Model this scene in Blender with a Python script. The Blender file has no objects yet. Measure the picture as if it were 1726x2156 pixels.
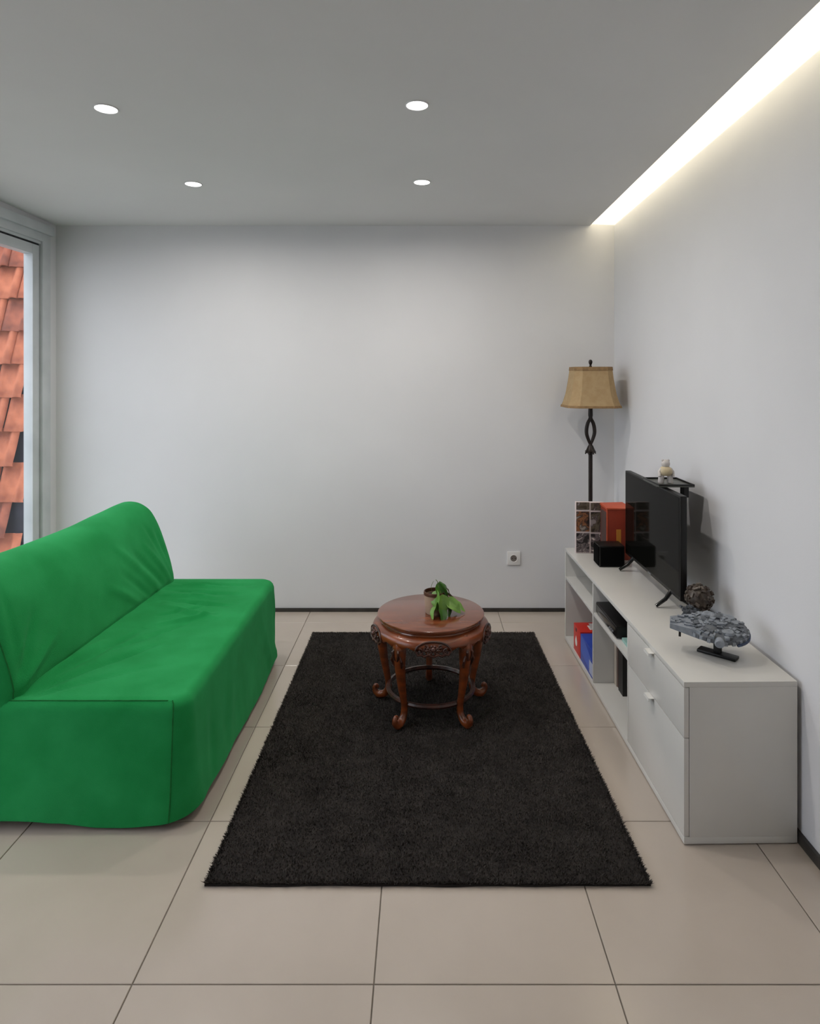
import bpy, bmesh, math, random
import numpy as np
from mathutils import Vector, Matrix, noise
random.seed(7)
PI = math.pi
SC = bpy.context.scene
C = SC.collection

# ------------------------------------------------------------------ camera, sky, exposure
F_PX, CX, CY, HC = 1391.0, 891.0, 790.0, 1.512
cam_d = bpy.data.cameras.new('camera')
cam = bpy.data.objects.new('camera', cam_d); C.objects.link(cam)
cam.location = (0, 0, HC); cam.rotation_euler = (PI / 2, 0, 0)
cam_d.sensor_fit = 'HORIZONTAL'; cam_d.sensor_width = 36.0
cam_d.lens = 36.0 * F_PX / 1726.0
cam_d.shift_x = -(CX - 863.0) / 1726.0
cam_d.shift_y = (CY - 1078.0) / 1726.0
cam_d.clip_start = 0.02
SC.camera = cam
world = bpy.data.worlds.new('overcast_sky'); SC.world = world
world.use_nodes = True
bg = world.node_tree.nodes['Background']
bg.inputs[0].default_value = (0.89, 0.90, 1.0, 1); bg.inputs[1].default_value = 2.8
SC.view_settings.view_transform = 'Standard'; SC.view_settings.look = 'None'
SC.view_settings.gamma = 1.0; SC.view_settings.use_curve_mapping = False
SC.view_settings.exposure = 0.0
DOWN_W = 6.9          # watts of one ceiling downlight
COVE_W = 40.0         # watts of the LED tape in the cove

# ------------------------------------------------------------------ helpers
def lin(r, g, b):
    f = lambda c: (c / 255 / 12.92) if c / 255 <= 0.04045 else ((c / 255 + 0.055) / 1.055) ** 2.4
    return (f(r), f(g), f(b), 1)
MATS = {}
def mat(name, col, rough=0.5, col2=None, scale=8.0, bump=0.0, bscale=60.0, metal=0.0, spec=0.5, coat=0.0,
        sheen=0.0, stretch=(1, 1, 1), detail=4.0, lo=0.35, hi=0.65, emit=None, emit_s=0.0, crough=0.08):
    if name in MATS: return MATS[name]
    m = bpy.data.materials.new(name); m.use_nodes = True
    nt = m.node_tree; b = nt.nodes['Principled BSDF']
    b.inputs['Roughness'].default_value = rough; b.inputs['Metallic'].default_value = metal
    b.inputs['Specular IOR Level'].default_value = spec
    b.inputs['Coat Weight'].default_value = coat; b.inputs['Coat Roughness'].default_value = crough
    b.inputs['Sheen Weight'].default_value = sheen; b.inputs['Sheen Tint'].default_value = tuple(min(1, c ** .4) for c in col[:3]) + (1,)
    b.inputs['Base Color'].default_value = col
    tc = nt.nodes.new('ShaderNodeTexCoord'); mp = nt.nodes.new('ShaderNodeMapping')
    mp.inputs['Scale'].default_value = stretch
    nt.links.new(tc.outputs['Object'], mp.inputs['Vector'])
    if col2 is None: col2 = tuple(c * 0.93 for c in col[:3]) + (1,)
    nz = nt.nodes.new('ShaderNodeTexNoise'); nz.inputs['Scale'].default_value = scale; nz.inputs['Detail'].default_value = detail
    cr = nt.nodes.new('ShaderNodeValToRGB')
    cr.color_ramp.elements[0].position = lo; cr.color_ramp.elements[1].position = hi
    cr.color_ramp.elements[0].color = col2; cr.color_ramp.elements[1].color = col
    nt.links.new(mp.outputs['Vector'], nz.inputs['Vector']); nt.links.new(nz.outputs['Fac'], cr.inputs['Fac'])
    nt.links.new(cr.outputs['Color'], b.inputs['Base Color'])
    if bump > 0:
        n2 = nt.nodes.new('ShaderNodeTexNoise'); n2.inputs['Scale'].default_value = bscale; n2.inputs['Detail'].default_value = 3
        bp = nt.nodes.new('ShaderNodeBump'); bp.inputs['Strength'].default_value = bump; bp.inputs['Distance'].default_value = 0.01
        nt.links.new(mp.outputs['Vector'], n2.inputs['Vector'])
        nt.links.new(n2.outputs['Fac'], bp.inputs['Height']); nt.links.new(bp.outputs['Normal'], b.inputs['Normal'])
    if emit:
        b.inputs['Emission Color'].default_value = emit; b.inputs['Emission Strength'].default_value = emit_s
    MATS[name] = m
    return m

def link(name, me, m, parent=None, loc=None, rot=None):
    o = bpy.data.objects.new(name, me); C.objects.link(o)
    if m is not None and len(me.materials) == 0: me.materials.append(m)
    if parent is not None: o.parent = parent
    if loc is not None: o.location = loc
    if rot is not None: o.rotation_euler = rot
    return o
def finish(name, bm, m, parent=None, smooth=False, loc=None, rot=None):
    bmesh.ops.recalc_face_normals(bm, faces=bm.faces[:])
    me = bpy.data.meshes.new(name); bm.to_mesh(me); bm.free()
    if smooth:
        for p in me.polygons: p.use_smooth = True
        if smooth != 'full':
            try: me.set_sharp_from_angle(angle=math.radians(smooth if not isinstance(smooth, bool) else 40))
            except Exception: pass
    return link(name, me, m, parent, loc, rot)
def pyd(name, verts, faces, m, parent=None, smooth=False, loc=None, rot=None):
    bm = bmesh.new()
    vs = [bm.verts.new(v) for v in verts]
    for f in faces:
        try: bm.faces.new([vs[i] for i in f])
        except ValueError: pass
    return finish(name, bm, m, parent, smooth, loc, rot)
def add_box(bm, x0, x1, y0, y1, z0, z1, bev=0.0, M=None):
    r = bmesh.ops.create_cube(bm, size=1.0)
    vs = r['verts']
    for v in vs:
        v.co = Vector(((x0 + x1) / 2 + v.co.x * (x1 - x0), (y0 + y1) / 2 + v.co.y * (y1 - y0), (z0 + z1) / 2 + v.co.z * (z1 - z0)))
    if bev > 0:
        es = list({e for v in vs for e in v.link_edges})
        g = bmesh.ops.bevel(bm, geom=es, offset=bev, segments=2, affect='EDGES', profile=0.6)
        vs = list({v for f in g['faces'] for v in f.verts} | {v for v in vs if v.is_valid})
    if M is not None:
        for v in vs: v.co = M @ v.co
    return vs
def box(name, x0, x1, y0, y1, z0, z1, m, parent=None, bev=0.0, loc=None, rot=None):
    bm = bmesh.new(); add_box(bm, x0, x1, y0, y1, z0, z1, bev)
    return finish(name, bm, m, parent, 30 if bev > 0 else False, loc, rot)
def add_lathe(bm, prof, n=48, cx=0, cy=0, cap=True):
    rings = []
    for (r, z) in prof:
        rings.append([bm.verts.new((cx + r * math.cos(2 * PI * i / n), cy + r * math.sin(2 * PI * i / n), z)) for i in range(n)])
    for a, b in zip(rings, rings[1:]):
        for i in range(n):
            bm.faces.new((a[i], a[(i + 1) % n], b[(i + 1) % n], b[i]))
    if cap:
        bm.faces.new(rings[0]); bm.faces.new(rings[-1])
    return rings
def add_tube(bm, pts, rad, n=10, flat=1.0, up=Vector((0, 0, 1)), closed=False):
    pts = [Vector(p) for p in pts]
    if not hasattr(rad, '__len__'): rad = [rad] * len(pts)
    rings = []
    N = len(pts)
    for i, p in enumerate(pts):
        if closed: t = pts[(i + 1) % N] - pts[i - 1]
        else: t = pts[min(i + 1, N - 1)] - pts[max(i - 1, 0)]
        t.normalize()
        s = t.cross(up)
        if s.length < 1e-4: s = t.cross(Vector((0, 1, 0)))
        s.normalize(); w = s.cross(t).normalized()
        rings.append([bm.verts.new(p + (s * math.cos(2 * PI * k / n) * flat + w * math.sin(2 * PI * k / n)) * rad[i]) for k in range(n)])
    pairs = list(zip(rings, rings[1:])) + ([(rings[-1], rings[0])] if closed else [])
    for a, b in pairs:
        for k in range(n): bm.faces.new((a[k], a[(k + 1) % n], b[(k + 1) % n], b[k]))
    if not closed:
        bm.faces.new(rings[0]); bm.faces.new(rings[-1])
    return rings
def add_ball(bm, c, r, sx=1, sy=1, sz=1, sub=2, M=None):
    g = bmesh.ops.create_icosphere(bm, subdivisions=sub, radius=r)
    for v in g['verts']:
        q = Vector((v.co.x * sx, v.co.y * sy, v.co.z * sz))
        v.co = (M @ q if M else q) + Vector(c)
    return g['verts']
def catmull(P, n, closed=False):
    P = [Vector(p) for p in P]; out = []
    N = len(P); segs = N if closed else N - 1
    for s in range(segs):
        if closed: a, b, c, d = P[s - 1], P[s], P[(s + 1) % N], P[(s + 2) % N]
        else: a, b, c, d = P[max(s - 1, 0)], P[s], P[s + 1], P[min(s + 2, N - 1)]
        for k in range(n):
            t = k / n
            out.append(0.5 * ((2 * b) + (c - a) * t + (2 * a - 5 * b + 4 * c - d) * t * t + (3 * b - a - 3 * c + d) * t ** 3))
    if not closed: out.append(P[-1])
    return out
def empty(name, loc=(0, 0, 0), rz=0.0):
    o = bpy.data.objects.new(name, None); C.objects.link(o)
    o.location = loc; o.rotation_euler = (0, 0, rz); o.empty_display_size = 0.05
    return o
def tag(o, label, cat, group=None):
    o['label'] = label; o['category'] = cat
    if group: o['group'] = group
    return o
def struct(o, label=None):
    o['kind'] = 'structure'
    if label: o['label'] = label
    return o
def copy_tree(o, parent=None):
    c = o.copy(); C.objects.link(c); c.parent = parent
    for ch in o.children: copy_tree(ch, c)
    return c

# ------------------------------------------------------------------ room dimensions
XL, XR, YB, YN = -2.352, 1.222, 4.232, -3.2
CEIL = lambda y: 2.470 + 0.02 * (YB - y)
M_wall = mat('white_wall_paint', lin(220, 220, 222), 0.75, lin(216, 216, 218), 1.6, bump=0.03, bscale=220)
M_ceil = mat('white_ceiling_paint', lin(222, 222, 222), 0.85, lin(218, 218, 218), 1.2, bump=0.02, bscale=200)
M_grout = mat('grey_grout', lin(126, 119, 110), 0.9, lin(110, 104, 96), 30)
M_tile = mat('porcelain_floor_tile', lin(188, 176, 164), 0.2, lin(183, 171, 159), 3.0, bump=0.008, bscale=260, spec=0.9)
M_dark = mat('dark_skirting', lin(62, 58, 55), 0.5, lin(48, 45, 42), 12)
M_alu = mat('white_window_aluminium', lin(205, 209, 211), 0.4, lin(192, 197, 199), 5)
M_seal = mat('black_rubber_seal', lin(38, 41, 44), 0.8, lin(30, 32, 36), 40)

# floor with individual tiles
floor = struct(box('floor', XL - 0.2, XR + 0.2, YN - 0.1, YB + 0.2, -0.12, -0.0035, M_grout), 'pale beige porcelain tile floor with thin grey joints')
TX0, TY0, TS, GAP = -0.1227, 1.6405, 0.6, 0.0032
xs = sorted({XL, XR} | {TX0 + TS * k for k in range(-8, 9) if XL < TX0 + TS * k < XR})
ys = sorted({YN, YB} | {TY0 + TS * k for k in range(-14, 9) if YN < TY0 + TS * k < YB})
tile_cache = {}
for i in range(len(xs) - 1):
    for j in range(len(ys) - 1):
        w, d = xs[i + 1] - xs[i] - GAP, ys[j + 1] - ys[j] - GAP
        if w < 0.01 or d < 0.01: continue
        key = (round(w, 3), round(d, 3))
        if key not in tile_cache:
            bm = bmesh.new(); add_box(bm, -w / 2, w / 2, -d / 2, d / 2, -0.010, 0.0)
            es = [e for e in bm.edges if all(abs(v.co.z) < 1e-6 for v in e.verts)]
            bmesh.ops.bevel(bm, geom=es, offset=0.0012, segments=1, affect='EDGES')
            me = bpy.data.meshes.new('tile'); bm.to_mesh(me); bm.free(); me.materials.append(M_tile)
            tile_cache[key] = me
        o = link('tile', tile_cache[key], None, floor, ((xs[i] + xs[i + 1]) / 2, (ys[j] + ys[j + 1]) / 2, random.uniform(-0.0004, 0.0)))

struct(box('wall_back', XL - 0.2, XR + 0.2, YB, YB + 0.15, -0.1, 2.9, M_wall), 'plain white painted back wall')
struct(box('wall_right', XR, XR + 0.15, YN, YB, -0.1, 2.9, M_wall), 'plain white painted right wall under the cove light')
struct(box('wall_front', XL - 0.2, XR + 0.2, YN - 0.15, YN, -0.1, 2.9, M_wall))
# left wall with the window opening
WY0, WY1, WZ1 = 0.15, 4.15, 2.385
bm = bmesh.new()
add_box(bm, XL - 0.14, XL, YN, WY0, -0.1, 2.9)
add_box(bm, XL - 0.14, XL, WY1, YB, -0.1, 2.9)
add_box(bm, XL - 0.14, XL, WY0, WY1, WZ1, 2.9)
struct(finish('wall_left', bm, M_wall), 'white left wall around the tall window')
# ceiling (slightly sloping), stops short of the right wall: the gap is the cove
XC = 1.068
v = []
for z in (0, 0.012):
    for (x, y) in ((XL, YN), (XC, YN), (XC, YB), (XL, YB)): v.append((x, y, CEIL(y) + z))
struct(pyd('ceiling', v, [(0, 1, 2, 3), (4, 5, 6, 7), (0, 1, 5, 4), (1, 2, 6, 5), (2, 3, 7, 6), (3, 0, 4, 7)], M_ceil), 'flat white painted ceiling')
# skirting
struct(box('baseboard_back', XL, XR, YB - 0.012, YB, 0.0, 0.022, M_dark, bev=0.001), 'thin dark skirting strip along the back wall')
struct(box('baseboard_right', XR - 0.012, XR, YN, YB - 0.012, 0.0, 0.035, M_dark, bev=0.001), 'thin dark skirting strip along the right wall')

# window: jamb, head, sash, pane
win = struct(empty('window_1', (XL, 2.35, 0)), 'tall white aluminium sliding window beside the sofa')
def wbox(name, x0, x1, y0, y1, z0, z1, m=M_alu, parent=win, bev=0.002):
    bm = bmesh.new(); add_box(bm, x0, x1, y0, y1, z0, z1, bev)
    for vv in bm.verts: vv.co -= Vector((XL, 2.35, 0)) if parent is win else Vector((0, 0, 0))
    return finish(name, bm, m, parent, 30)
wbox('jamb', XL - 0.10, XL + 0.012, 4.064, 4.15, 0, 2.385)
wbox('jamb', XL - 0.10, XL + 0.012, 0.15, 0.23, 0, 2.385)
wbox('head', XL - 0.10, XL + 0.012, 0.23, 4.064, 2.335, 2.385)
wbox('head_trim', XL, XL + 0.028, 0.15, 4.165, 2.385, 2.44)
wbox('track', XL - 0.09, XL + 0.0, 0.23, 4.064, 2.318, 2.335, M_alu)
wbox('seal', XL - 0.05, XL - 0.012, 4.05, 4.066, 0.05, 2.318, M_seal, bev=0)
wbox('seal', XL - 0.05, XL - 0.006, 0.24, 4.05, 2.306, 2.319, M_seal, bev=0)
wbox('sill', XL - 0.10, XL + 0.012, 0.23, 4.064, 0.0, 0.05)
M_glass = bpy.data.materials.new('clear_window_glass'); M_glass.use_nodes = True
nt = M_glass.node_tree; nt.nodes.clear()
out = nt.nodes.new('ShaderNodeOutputMaterial'); mx = nt.nodes.new('ShaderNodeMixShader')
tr = nt.nodes.new('ShaderNodeBsdfTransparent'); gl = nt.nodes.new('ShaderNodeBsdfGlossy')
tr.inputs[0].default_value = (0.96, 0.98, 0.98, 1); gl.inputs['Roughness'].default_value = 0.02
mx.inputs[0].default_value = 0.05
nt.links.new(tr.outputs[0], mx.inputs[1]); nt.links.new(gl.outputs[0], mx.inputs[2]); nt.links.new(mx.outputs[0], out.inputs[0])
for (a, b) in ((2.15, 4.05), (0.24, 2.14)):
    s = wbox('sash', XL - 0.058, XL - 0.002, b - 0.066, b, 0.05, 2.306)
    def sub(n, *q, m=M_alu, bev=0.002):
        bm = bmesh.new(); add_box(bm, *q, bev)
        for vv in bm.verts: vv.co -= Vector((XL, 2.35, 0))
        return finish(n, bm, m, s, 30)
    sub('stile', XL - 0.058, XL - 0.002, a, a + 0.066, 0.05, 2.306)
    sub('rail', XL - 0.058, XL - 0.002, a + 0.066, b - 0.066, 2.246, 2.306)
    sub('rail', XL - 0.058, XL - 0.002, a + 0.066, b - 0.066, 0.05, 0.12)
    sub('pane', XL - 0.014, XL - 0.008, a + 0.06, b - 0.06, 0.11, 2.255, m=M_glass, bev=0)

# ------------------------------------------------------------------ outside: ground and the neighbour's steep tiled roof
M_out = mat('pale_concrete', lin(178, 176, 172), 0.85, lin(160, 158, 154), 3)
struct(box('ground_outside', -14, XL - 0.14, -8, 14, -0.4, -0.14, M_out), 'pale concrete ground outside the window')
M_clay = mat('orange_clay_tile', lin(196, 118, 84), 0.8, lin(150, 82, 58), 9, bump=0.25, bscale=90)
M_clay2 = mat('brown_clay_tile', lin(168, 98, 74), 0.85, lin(120, 70, 56), 10, bump=0.25, bscale=90)
M_board = mat('dark_blue_barge_board', lin(34, 34, 52), 0.6, lin(24, 24, 38), 8)
roof = tag(empty('tiled_roof', (-3.02, 4.95, 0.0)), 'steep neighbouring roof of orange clay tiles seen through the window', 'roof')
ang = math.radians(80)
TW, TL = 0.205, 0.30
EXPO = 0.266
def tile_mesh():
    prof = [(-0.102, 0.000), (-0.095, 0.012), (-0.075, 0.020), (-0.055, 0.014), (-0.040, 0.004), (0.0, 0.0), (0.030, 0.003), (0.042, 0.014),
            (0.055, 0.032), (0.075, 0.042), (0.095, 0.034), (0.106, 0.014)]
    n = len(prof); V = []; Fc = []
    for (l, lift) in ((0.0, 0.048), (0.012, 0.052), (0.15, 0.026), (TL, 0.0)):
        for t in (0.0, 0.014):
            for (x, h) in prof: V.append((x, l, h + lift - t + (0.006 if (0.005 < l < 0.02 and x > 0.04) else 0)))
    row = 2 * n
    for s in range(3):
        for i in range(n - 1):
            a = s * row + i; Fc.append((a, a + 1, a + 1 + row, a + row))
            a += n; Fc.append((a, a + 1, a + 1 + row, a + row))
        Fc.append((s * row, s * row + n, s * row + n + row, s * row + row))
        Fc.append((s * row + n - 1, s * row + 2 * n - 1, s * row + 2 * n - 1 + row, s * row + n - 1 + row))
    for i in range(n - 1):
        Fc.append((i, i + 1, n + i + 1, n + i)); e = 3 * row; Fc.append((e + i, e + i + 1, e + n + i + 1, e + n + i))
    return V, Fc
V, Fc = tile_mesh()
tm = []
for m in (M_clay, M_clay2):
    bm = bmesh.new(); vs = [bm.verts.new(q) for q in V]
    for f in Fc: bm.faces.new([vs[i] for i in f])
    bmesh.ops.recalc_face_normals(bm, faces=bm.faces[:])
    me = bpy.data.meshes.new('roof_tile'); bm.to_mesh(me); bm.free(); me.materials.append(m)
    for p in me.polygons: p.use_smooth = True
    me.set_sharp_from_angle(angle=math.radians(50)); tm.append(me)
for r in range(10):
    for c in range(6):
        x = -0.115 - c * TW - (0.10 if r % 2 else 0.0)
        s = 0.02 + r * EXPO
        link('roof_tile', tm[random.random() < 0.4], None, roof, (x + random.uniform(-.006, .006), s * math.cos(ang), s * math.sin(ang)),
             (ang + random.uniform(-.02, .02), random.uniform(-.02, .02), random.uniform(-.02, .02)))
bm = bmesh.new(); add_box(bm, -1.4, 0.035, 0, 2.75, -0.07, -0.025)
finish('barge_board', bm, M_board, roof, rot=(ang, 0, 0))
bm = bmesh.new()
for c in range(5):
    add_tube(bm, [(-0.02 - 0.28 * c, 0.44, 2.69), (-0.16 - 0.28 * c, 0.445, 2.70), (-0.32 - 0.28 * c, 0.44, 2.685)], [0.075, 0.08, 0.088], 12)
finish('ridge_cap', bm, M_clay2, roof, 40)
box('gable_wall', -1.4, 0.0, 0.52, 0.7, -0.4, 2.6, M_out, roof)

# ------------------------------------------------------------------ lights of the room
M_lens = mat('lit_downlight_lens', (1, 1, 1, 1), 0.4, emit=(1, 0.985, 0.96, 1), emit_s=6.0)
M_trim = mat('white_downlight_ring', lin(225, 225, 225), 0.4)
def downlight(x, y, label=None):
    t = empty('ceiling_downlight', (x, y, CEIL(y))); t.rotation_euler = (-0.02, 0, 0)
    bm = bmesh.new(); add_lathe(bm, [(0.0385, -0.001), (0.040, -0.004), (0.043, -0.004), (0.045, -0.0005), (0.045, 0.0)], 40, cap=False)
    finish('ring', bm, M_trim, t, True)
    bm = bmesh.new(); add_lathe(bm, [(0.0005, -0.0022), (0.039, -0.0022), (0.039, 0.0)], 40)
    finish('lens', bm, M_lens, t)
    L = bpy.data.lights.new('downlight_lamp', 'AREA'); L.shape = 'DISK'; L.size = 0.075; L.energy = DOWN_W
    L.color = (1.0, 0.945, 0.89); L.spread = math.radians(172)
    lo = bpy.data.objects.new('downlight_lamp', L); C.objects.link(lo); lo.parent = t; lo.location = (0, 0, -0.006)
    tag(t, label or 'round flush ceiling downlight further back in the room', 'ceiling light', 'round ceiling downlights')
    return t
downlight(-1.181, 2.46, 'lit round downlight nearest the upper left corner of the ceiling')
downlight(-0.023, 2.43, 'lit round downlight above the round table, nearer the camera of two')
downlight(-1.171, 3.365, 'lit round downlight over the far end of the green sofa')
downlight(-0.007, 3.335, 'lit round downlight nearest the back wall above the round table')
# cove: recess between ceiling edge and right wall, LED tape lying on the ceiling board's back shines onto the wall
M_led = mat('lit_led_tape', (1, 1, 1, 1), 0.5, emit=(1.0, 0.88, 0.62, 1), emit_s=6.0)
cove = empty('cove_light', ((XC + XR) / 2, YB, CEIL(YB)))
tag(cove, 'long glowing warm cove strip between ceiling and right wall', 'light')
hw = (XR - XC) / 2; ln = YB - YN; BK = 0.10
def slope_box(name, x0, x1, z0, z1, m):
    v = [(x, -k * ln, 0.02 * k * ln + z) for z in (z0, z1) for k in (0, 1) for x in (x0, x1)]
    return pyd(name, v, [(0, 1, 3, 2), (4, 5, 7, 6), (0, 1, 5, 4), (2, 3, 7, 6), (0, 2, 6, 4), (1, 3, 7, 5)], m, cove)
slope_box('recess_top', -hw - BK - 0.01, hw, 0.17, 0.18, M_trim)
slope_box('recess_side', -hw - BK - 0.01, -hw - BK, 0.012, 0.17, M_trim)
slope_box('led_tape', -hw - 0.093, -hw - 0.086, 0.012, 0.019, M_led)
L = bpy.data.lights.new('cove_lamp', 'AREA'); L.shape = 'RECTANGLE'; L.size = 0.006; L.size_y = ln - 0.01; L.energy = COVE_W
L.color = (1.0, 0.88, 0.62)
lo = bpy.data.objects.new('cove_lamp', L); C.objects.link(lo); lo.parent = cove
lo.location = (-hw - 0.085, -ln / 2, 0.01 * ln + 0.0155)
lo.rotation_euler = Matrix(((0, 0, -1), (0.02, 1, 0), (1, -0.02, 0))).normalized().to_euler()

# ------------------------------------------------------------------ rug
M_rug = mat('charcoal_rug_backing', lin(52, 48, 46), 0.95, lin(40, 37, 36), 20, spec=0.1)
M_pile = mat('charcoal_rug_pile', lin(80, 75, 72), 0.95, lin(60, 56, 54), 5, sheen=0.25, spec=0.08, lo=0.4, hi=0.6)
rc = [Vector((-0.645, 1.955, 0)), Vector((0.672, 1.952, 0)), Vector((0.640, 3.852, 0)), Vector((-0.640, 3.850, 0))]
rug = tag(empty('rug', (0.0, 2.9, 0)), 'charcoal grey rectangular pile rug under the round table', 'rug')
NU, NV = 66, 95
V = []; Fc = []
for j in range(NV + 1):
    for i in range(NU + 1):
        u, w = i / NU, j / NV
        p = (rc[0] * (1 - u) + rc[1] * u) * (1 - w) + (rc[3] * (1 - u) + rc[2] * u) * w
        e = min(u, 1 - u, w, 1 - w)
        p = p + Vector((noise.noise((p.x * 6, p.y * 6, 1)) * 0.006 * (u < .01 or u > .99), noise.noise((p.x * 6, p.y * 6, 5)) * 0.006, 0))
        V.append((p.x, p.y - 2.9, 0.010 + 0.002 * noise.noise((p.x * 9, p.y * 9, 0)) - (0.004 if e < 0.005 else 0)))
for j in range(NV):
    for i in range(NU):
        a = j * (NU + 1) + i; Fc.append((a, a + 1, a + NU + 2, a + NU + 1))
nb = len(V)
V += [(x, y, 0.0005) for (x, y, z) in V]
Fc += [tuple(nb + k for k in f) for f in Fc]
bd = [j * (NU + 1) for j in range(NV + 1)]
per = [i for i in range(NU + 1)] + [(j) * (NU + 1) + NU for j in range(1, NV + 1)] + [NV * (NU + 1) + i for i in range(NU - 1, -1, -1)] + [j * (NU + 1) for j in range(NV - 1, 0, -1)]
for a, b in zip(per, per[1:] + per[:1]): Fc.append((a, b, b + nb, a + nb))
pyd('backing', V, Fc, M_rug, rug)
rng = np.random.default_rng(3)
NB = 150000
u, w = rng.random(NB), rng.random(NB)
ne = 9000   # denser along the edges
k = rng.integers(0, 4, ne)
u[:ne] = np.where(k == 0, 0.002, np.where(k == 1, 0.998, u[:ne])); w[:ne] = np.where(k == 2, 0.002, np.where(k == 3, 0.998, w[:ne]))
R4 = np.array([[p.x, p.y] for p in rc])
P = ((R4[0] * (1 - u)[:, None] + R4[1] * u[:, None]) * (1 - w)[:, None] + (R4[3] * (1 - u)[:, None] + R4[2] * u[:, None]) * w[:, None])
a = rng.random(NB) * 2 * PI; wd = 0.0022 + rng.random(NB) * 0.0012
ht = 0.014 + rng.random(NB) * 0.004; le = rng.normal(0, 0.004, (NB, 2))
le[:ne] += np.stack([(u[:ne] - .5), (w[:ne] - .5)], 1) * 0.012
dx, dy = np.cos(a) * wd, np.sin(a) * wd
co = np.empty((NB, 3, 3), np.float32)
co[:, 0] = np.stack([P[:, 0] - dx, P[:, 1] - dy - 2.9, np.full(NB, 0.006)], 1)
co[:, 1] = np.stack([P[:, 0] + dx, P[:, 1] + dy - 2.9, np.full(NB, 0.006)], 1)
co[:, 2] = np.stack([P[:, 0] + le[:, 0], P[:, 1] + le[:, 1] - 2.9, ht], 1)
me = bpy.data.meshes.new('pile')
me.vertices.add(NB * 3); me.vertices.foreach_set('co', co.ravel())
me.loops.add(NB * 3); me.loops.foreach_set('vertex_index', np.arange(NB * 3, dtype=np.int32))
me.polygons.add(NB); me.polygons.foreach_set('loop_start', np.arange(0, NB * 3, 3, dtype=np.int32))
me.update(calc_edges=True)
pile = link('pile', me, M_pile, rug); pile['kind'] = 'stuff'

# ------------------------------------------------------------------ sofa
M_green = mat('green_terry_fabric', lin(38, 148, 80), 0.95, lin(27, 135, 68), 5, bump=0.35, bscale=420, spec=0.12, sheen=0.2)
M_seam = mat('green_seam_piping', lin(34, 112, 56), 0.95, lin(28, 98, 48), 40, spec=0.1)
sofa = tag(empty('sofa', (-1.28, 2.88, 0)), 'bright green fabric slipcovered two seat sofa by the window', 'sofa')
SO = Vector((-1.28, 2.88, 0))
def seg_d(p, a, b):
    ab = b - a; t = max(0, min(1, (p - a).dot(ab) / ab.length_squared))
    return (p - (a + ab * t)).length, t
def wrinkle(p, W):
    d = 0
    for (a, b, amp, wid) in W:
        q, t = seg_d(p, a, b)
        if q < 3 * wid: d += 1.5 * amp * math.exp(-(q / wid) ** 2) * math.sin(PI * min(1, max(0.08, t * 0.9 + 0.1))) ** 0.7
    return d
Vx = Vector
WS = [(Vx((-1.37, 2.23, .42)), Vx((-1.06, 2.72, .42)), -.010, .014), (Vx((-1.37, 2.23, .42)), Vx((-1.20, 2.85, .42)), -.010, .014),
      (Vx((-1.36, 2.23, .42)), Vx((-1.30, 2.70, .43)), .012, .02), (Vx((-1.36, 2.23, .42)), Vx((-0.98, 2.50, .41)), -.007, .013),
      (Vx((-1.30, 2.5, .42)), Vx((-1.02, 2.98, .41)), -.006, .012), (Vx((-1.22, 3.12, .42)), Vx((-0.92, 2.98, .41)), .008, .016),
      (Vx((-1.26, 3.2, .42)), Vx((-0.90, 3.14, .41)), -.008, .012), (Vx((-1.28, 3.26, .43)), Vx((-0.98, 3.24, .41)), .008, .014),
      (Vx((-1.30, 3.34, .43)), Vx((-0.90, 3.30, .41)), -.008, .013), (Vx((-1.30, 3.40, .43)), Vx((-1.00, 3.40, .41)), .008, .015),
      (Vx((-1.30, 3.47, .43)), Vx((-0.86, 3.44, .41)), -.007, .014), (Vx((-1.15, 2.9, .42)), Vx((-0.95, 3.05, .41)), .007, .015),
      (Vx((-1.2, 3.0, .42)), Vx((-1.02, 3.16, .41)), -.006, .012),
      (Vx((-1.10, 2.19, .12)), Vx((-0.80, 2.24, .26)), .010, .03), (Vx((-1.2, 2.19, .06)), Vx((-0.95, 2.2, .16)), -.008, .03),
      (Vx((-0.78, 3.2, .30)), Vx((-0.755, 3.34, .05)), .010, .03), (Vx((-0.78, 2.7, .30)), Vx((-0.755, 2.6, .05)), .008, .04),
      (Vx((-0.78, 2.45, .32)), Vx((-0.76, 2.40, .05)), -.010, .035), (Vx((-0.78, 3.45, .32)), Vx((-0.76, 3.50, .05)), -.012, .03)]
def rrect(x0, x1, y0, y1, r, n):
    pts = []
    # equal arc length sampling of a rounded rectangle starting at (x0+r, y0)
    segs = [('l', (x0 + r, y0), (x1 - r, y0)), ('a', (x1 - r, y0 + r), -PI / 2), ('l', (x1, y0 + r), (x1, y1 - r)), ('a', (x1 - r, y1 - r), 0),
            ('l', (x1 - r, y1), (x0 + r, y1)), ('a', (x0 + r, y1 - r), PI / 2), ('l', (x0, y1 - r), (x0, y0 + r)), ('a', (x0 + r, y0 + r), PI)]
    cnt = [60, 12, 140, 12, 60, 12, 40, 12]
    for s, c in zip(segs, cnt):
        for k in range(c):
            t = k / c
            if s[0] == 'l': pts.append((s[1][0] + (s[2][0] - s[1][0]) * t, s[1][1] + (s[2][1] - s[1][1]) * t))
            else: pts.append((s[1][0] + r * math.cos(s[2] + t * PI / 2), s[1][1] + r * math.sin(s[2] + t * PI / 2)))
    return pts
X0, X1, Y0, Y1 = -1.74, -0.790, 2.215, 3.555
levels = []
for s in [0.02 + 0.96 * (k / 44) for k in range(45)]: levels.append(('top', s))
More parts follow.
